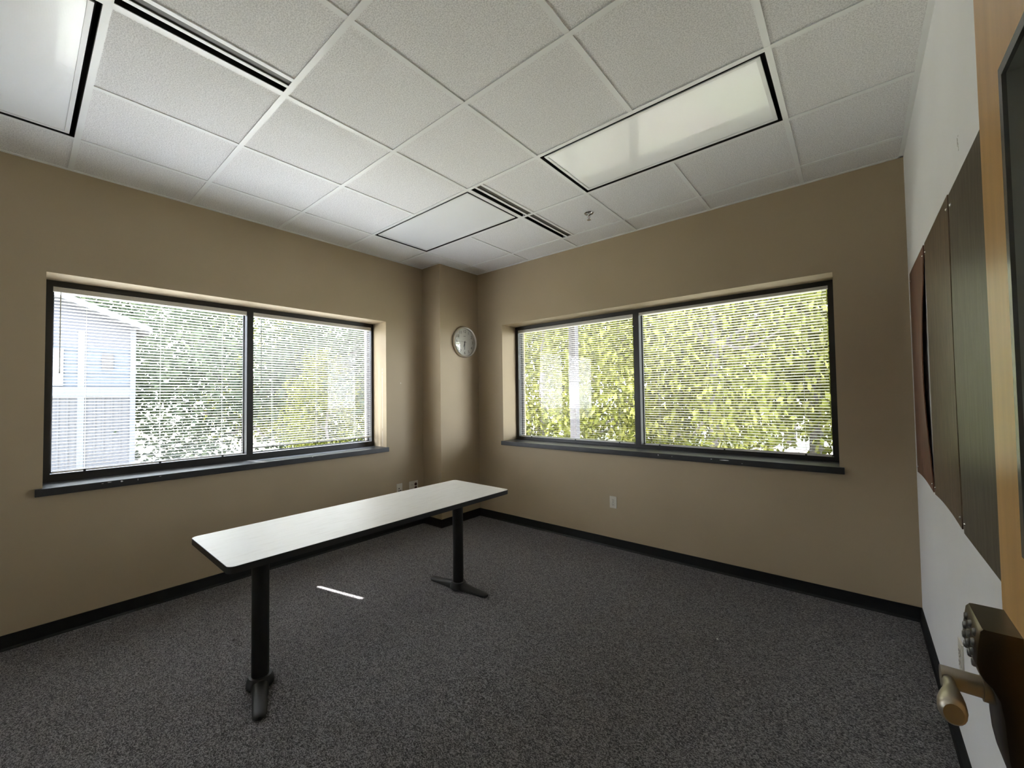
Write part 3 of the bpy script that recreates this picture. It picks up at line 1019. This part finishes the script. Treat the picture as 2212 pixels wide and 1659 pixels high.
# neighbouring building
m_siding = mat('pale_blue_siding', (0.031, 0.039, 0.049), 0.7)
m_gable = mat('lilac_grey_gable', (0.027, 0.0275, 0.033), 0.7)
m_batten = mat('beige_board_siding', (0.031, 0.031, 0.034), 0.7)
m_trim2 = mat('pale_trim', (0.046, 0.047, 0.052), 0.6)
m_roof = mat('grey_shingle', (0.08, 0.08, 0.09), 0.9)
BXF = -9.0
byr, byl, pk = -1.594, -9.6, -5.6
bd = thing('neighbour_building', (BXF - 3, pk, -0.25), 'pale gabled building seen through the far left blind', 'building')
zr = 3.02
sl = 0.40
def rake(y): return zr + sl * (min(byr - y, y - byl))
mb = MB()
Q = Matrix(((0, 0, 1, 0), (1, 0, 0, 0), (0, 1, 0, 0), (0, 0, 0, 1)))
mb.prism([(byr, -0.25), (byr, 1.52), (byl, 1.52), (byl, -0.25)][::-1], BXF - 6, BXF, m_batten, Q)
mb.build('lower_wall', bd)
mb = MB()
mb.prism([(byr, 1.72), (byr, 2.55), (byl, 2.55), (byl, 1.72)][::-1], BXF - 6, BXF + 0.01, m_siding, Q)
for k in range(9):
    z = 1.74 + k * 0.09
    mb.box((BXF + 0.01, byl, z), (BXF + 0.022, byr, z + 0.012), m_siding)
mb.build('upper_wall', bd)
mb = MB()
mb.prism([(byr, 2.55), (byr, zr), (pk, rake(pk)), (byl, zr), (byl, 2.55)][::-1], BXF - 6, BXF + 0.03, m_gable, Q)
mb.build('gable_wall', bd)
mb = MB()
mb.box((BXF - 6, byl, 1.52), (BXF + 0.06, byr + 0.02, 1.72), m_trim2)
mb.box((BXF, byr - 0.07, -0.25), (BXF + 0.07, byr + 0.02, zr), m_trim2)
mb.box((BXF, -2.46, -0.25), (BXF + 0.05, -2.36, 2.9), m_trim2)
mb.build('trim_boards', bd)
mb = MB()
for k in range(60):
    y = byl + 0.1 + k * 0.13
    if y > byr - 0.1: break
    mb.box((BXF, y, -0.25), (BXF + 0.02, y + 0.03, 1.52), m_batten)
mb.build('battens', bd)
mb = MB()
mb.box((BXF + 0.01, -2.11, 2.10), (BXF + 0.05, -1.93, 2.42), m_frame)
mb.build('small_window', bd)
mb = MB()
mb.box((BXF + 0.01, -2.98, 1.74), (BXF + 0.05, -2.66, 2.50), mat('grey_shutter', (0.10, 0.105, 0.11), 0.7))
mb.build('shutter', bd)
mb = MB()
mb.prism([(byr + 0.25, zr - 0.10), (pk, rake(pk)), (byl - 0.25, zr - 0.10), (byl - 0.25, zr + 0.02), (pk, rake(pk) + 0.13), (byr + 0.25, zr + 0.02)], BXF - 6.2, BXF + 0.35, m_roof, Q)
mb.build('roof', bd)

# pale post outside the back window
mb = MB()
m_post = mat('pale_post_paint', (0.055, 0.050, 0.055), 0.6)
mb.box((-0.115, 2.24, -0.25), (-0.005, 2.35, 5.2), m_post, 0.004)
mb.box((-0.15, 2.205, -0.25), (0.03, 2.385, -0.05), m_post, 0.004)
tag(mb.build('porch_post'), 'pale square post standing outside the narrower pane of the back window', 'post')

# trees
def leaf_mat(name, c1, c2, c3):
    m = bpy.data.materials.new(name)
    m.use_nodes = True
    n = m.node_tree.nodes; l = m.node_tree.links
    n.clear()
    o = n.new('ShaderNodeOutputMaterial')
    g = n.new('ShaderNodeNewGeometry')
    r = n.new('ShaderNodeValToRGB')
    e = r.color_ramp.elements
    e[0].position = 0.0; e[0].color = (*c1, 1)
    e[1].position = 1.0; e[1].color = (*c3, 1)
    k = e.new(0.5); k.color = (*c2, 1)
    l.new(g.outputs['Random Per Island'], r.inputs[0])
    d = n.new('ShaderNodeBsdfDiffuse'); t = n.new('ShaderNodeBsdfTranslucent')
    mx = n.new('ShaderNodeMixShader'); mx.inputs[0].default_value = 0.45
    l.new(r.outputs[0], d.inputs[0]); l.new(r.outputs[0], t.inputs[0])
    l.new(d.outputs[0], mx.inputs[1]); l.new(t.outputs[0], mx.inputs[2])
    l.new(mx.outputs[0], o.inputs[0])
    return m
m_lime = leaf_mat('lime_leaves', (0.050, 0.055, 0.008), (0.105, 0.108, 0.022), (0.190, 0.182, 0.052))
m_green = leaf_mat('dull_green_leaves', (0.026, 0.035, 0.022), (0.042, 0.055, 0.032), (0.068, 0.080, 0.042))
m_bark = mat('pale_bark', (0.10, 0.085, 0.07), 0.9)
noisy(m_bark, (0.07, 0.06, 0.05), (0.13, 0.11, 0.095), 8, 4, stretch=(4, 4, 0.6))

def crown_mesh(name, seed, n_leaf, rad, z0, z1, size, m):
    rs = np.random.RandomState(seed)
    # clumps
    nc = 70
    cz = rs.uniform(z0, z1, nc)
    prof_ = np.sin(np.clip((cz - z0) / (z1 - z0) * 0.85 + 0.15, 0, 1) * math.pi) ** 0.5
    ang = rs.uniform(0, 2 * math.pi, nc)
    rr = rad * prof_ * np.sqrt(rs.uniform(0.05, 1, nc))
    cc = np.stack([rr * np.cos(ang), rr * np.sin(ang), cz], 1)
    idx = rs.randint(0, nc, n_leaf)
    p = cc[idx] + rs.normal(0, 1, (n_leaf, 3)) * np.array([0.42, 0.42, 0.34])
    u = rs.normal(0, 1, (n_leaf, 3)); u /= np.linalg.norm(u, axis=1)[:, None]
    v_ = rs.normal(0, 1, (n_leaf, 3)); v_ -= (v_ * u).sum(1)[:, None] * u; v_ /= np.linalg.norm(v_, axis=1)[:, None]
    s = size * rs.uniform(0.6, 1.4, (n_leaf, 1))
    q = np.stack([p - u * s, p - v_ * s * 0.55, p + u * s, p + v_ * s * 0.55], 1).reshape(-1, 3)
    me = bpy.data.meshes.new(name)
    me.vertices.add(len(q)); me.vertices.foreach_set('co', q.astype(np.float32).ravel())
    me.loops.add(n_leaf * 4); me.loops.foreach_set('vertex_index', np.arange(n_leaf * 4, dtype=np.int32))
    me.polygons.add(n_leaf); me.polygons.foreach_set('loop_start', np.arange(0, n_leaf * 4, 4, dtype=np.int32))
    me.polygons.foreach_set('loop_total', np.full(n_leaf, 4, dtype=np.int32))
    me.materials.append(m)
    me.update(calc_edges=True)
    return me, cc

def trunk_mesh(name, seed, h, r0, cc):
    rs = random.Random(seed)
    mb = MB()
    pts = [Vector((0, 0, 0))]
    for k in range(1, 6):
        pts.append(Vector((rs.uniform(-.18, .18) * k / 3, rs.uniform(-.18, .18) * k / 3, h * k / 5)))
    for k in range(5):
        mb.tube(pts[k], pts[k + 1], r0 * (1 - k / 6), m_bark, r1=r0 * (1 - (k + 1) / 6), seg=10)
    for c in cc[::5]:
        c = Vector(c)
        s_ = pts[min(5, max(1, int(c.z / h * 5)))]
        mid = (s_ + c) / 2 + Vector((0, 0, -0.2))
        mb.tube(s_, mid, r0 * 0.28, m_bark, r1=r0 * 0.18, seg=6)
        mb.tube(mid, c, r0 * 0.18, m_bark, r1=r0 * 0.05, seg=6)
    o = mb.build(name)
    me = o.data
    bpy.data.objects.remove(o)
    return me

def tree(kind_, seed, leaves, trunk, loc, rot, s, label, group):
    root = bpy.data.objects.new('tree', None)
    C.objects.link(root)
    root.location = loc
    root.rotation_euler = (0, 0, rot)
    root.scale = s
    tag(root, label, 'tree', group)
    for nm, me in (('foliage', leaves), ('trunk', trunk)):
        o = bpy.data.objects.new(nm, me)
        C.objects.link(o)
        o.parent = root
    return root

L1, c1 = crown_mesh('lime_crown', 1, 20000, 2.1, 0.1, 6.2, 0.060, m_lime)
T1 = trunk_mesh('lime_trunk', 1, 5.2, 0.11, c1)
L2, c2 = crown_mesh('lime_crown_b', 2, 18000, 2.3, 0.5, 6.8, 0.065, m_lime)
T2 = trunk_mesh('lime_trunk_b', 2, 5.8, 0.13, c2)
L3, c3 = crown_mesh('dull_crown', 3, 18000, 2.4, 0.2, 6.5, 0.070, m_green)
T3 = trunk_mesh('dull_trunk', 3, 5.5, 0.14, c3)
BK = 'bright yellow-green trees beyond the back window'
LF = 'dull green trees beyond the left window'
for i, (x, y, k_, s, lb) in enumerate((
        (-1.2, 7.4, 1, 1.0, 'lime-leaved tree just right of the pale post'),
        (1.0, 6.2, 2, 0.85, 'lime tree behind the narrow pane beside the mullion'),
        (-4.6, 7.8, 1, 1.1, 'lime tree left of the pale post, against the corner'),
        (2.6, 8.2, 2, 1.1, 'lime tree filling the middle of the wide pane'),
        (5.0, 7.0, 1, 0.95, 'lime tree at the right end of the wide pane'),
        (1.6, 13.0, 2, 1.4, 'farther lime tree behind the middle of the back window'),
        (-3.0, 13.5, 3, 1.3, 'darker green tree low behind the pale post'),
        (-8.0, 12.5, 3, 1.4, 'darker green tree behind the left end of the back window'),
        (6.5, 13.5, 3, 1.3, 'darker green tree far behind the right end of the back window'))):
    lv, tk = {1: (L1, T1), 2: (L2, T2), 3: (L3, T3)}[k_]
    tree(k_, i, lv, tk, (x, y, -0.3), i * 1.3, (s, s, s * 1.35), lb, BK)
for i, (x, y, k_, s, lb) in enumerate((
        (-10.2, 1.0, 3, 1.0, 'dull green tree beside the corner of the pale building'),
        (-8.0, 3.6, 3, 0.9, 'dull green tree behind the middle mullion of the left window'),
        (-10.0, 6.4, 3, 1.1, 'dull green tree behind the right blind of the left window'),
        (-16.8, -2.0, 3, 1.35, 'tall tree rising above the roof of the pale building'),
        (-15.5, 4.0, 1, 1.4, 'yellowish tree far behind the left window'),
        (-7.2, 1.9, 1, 0.45, 'small lime sapling low beside the mullion of the left window'))):
    lv, tk = {1: (L1, T1), 3: (L3, T3)}[k_]
    tree(k_, i + 20, lv, tk, (x, y, -0.3), i * 0.9 + 0.4, (s, s, s), lb, LF)
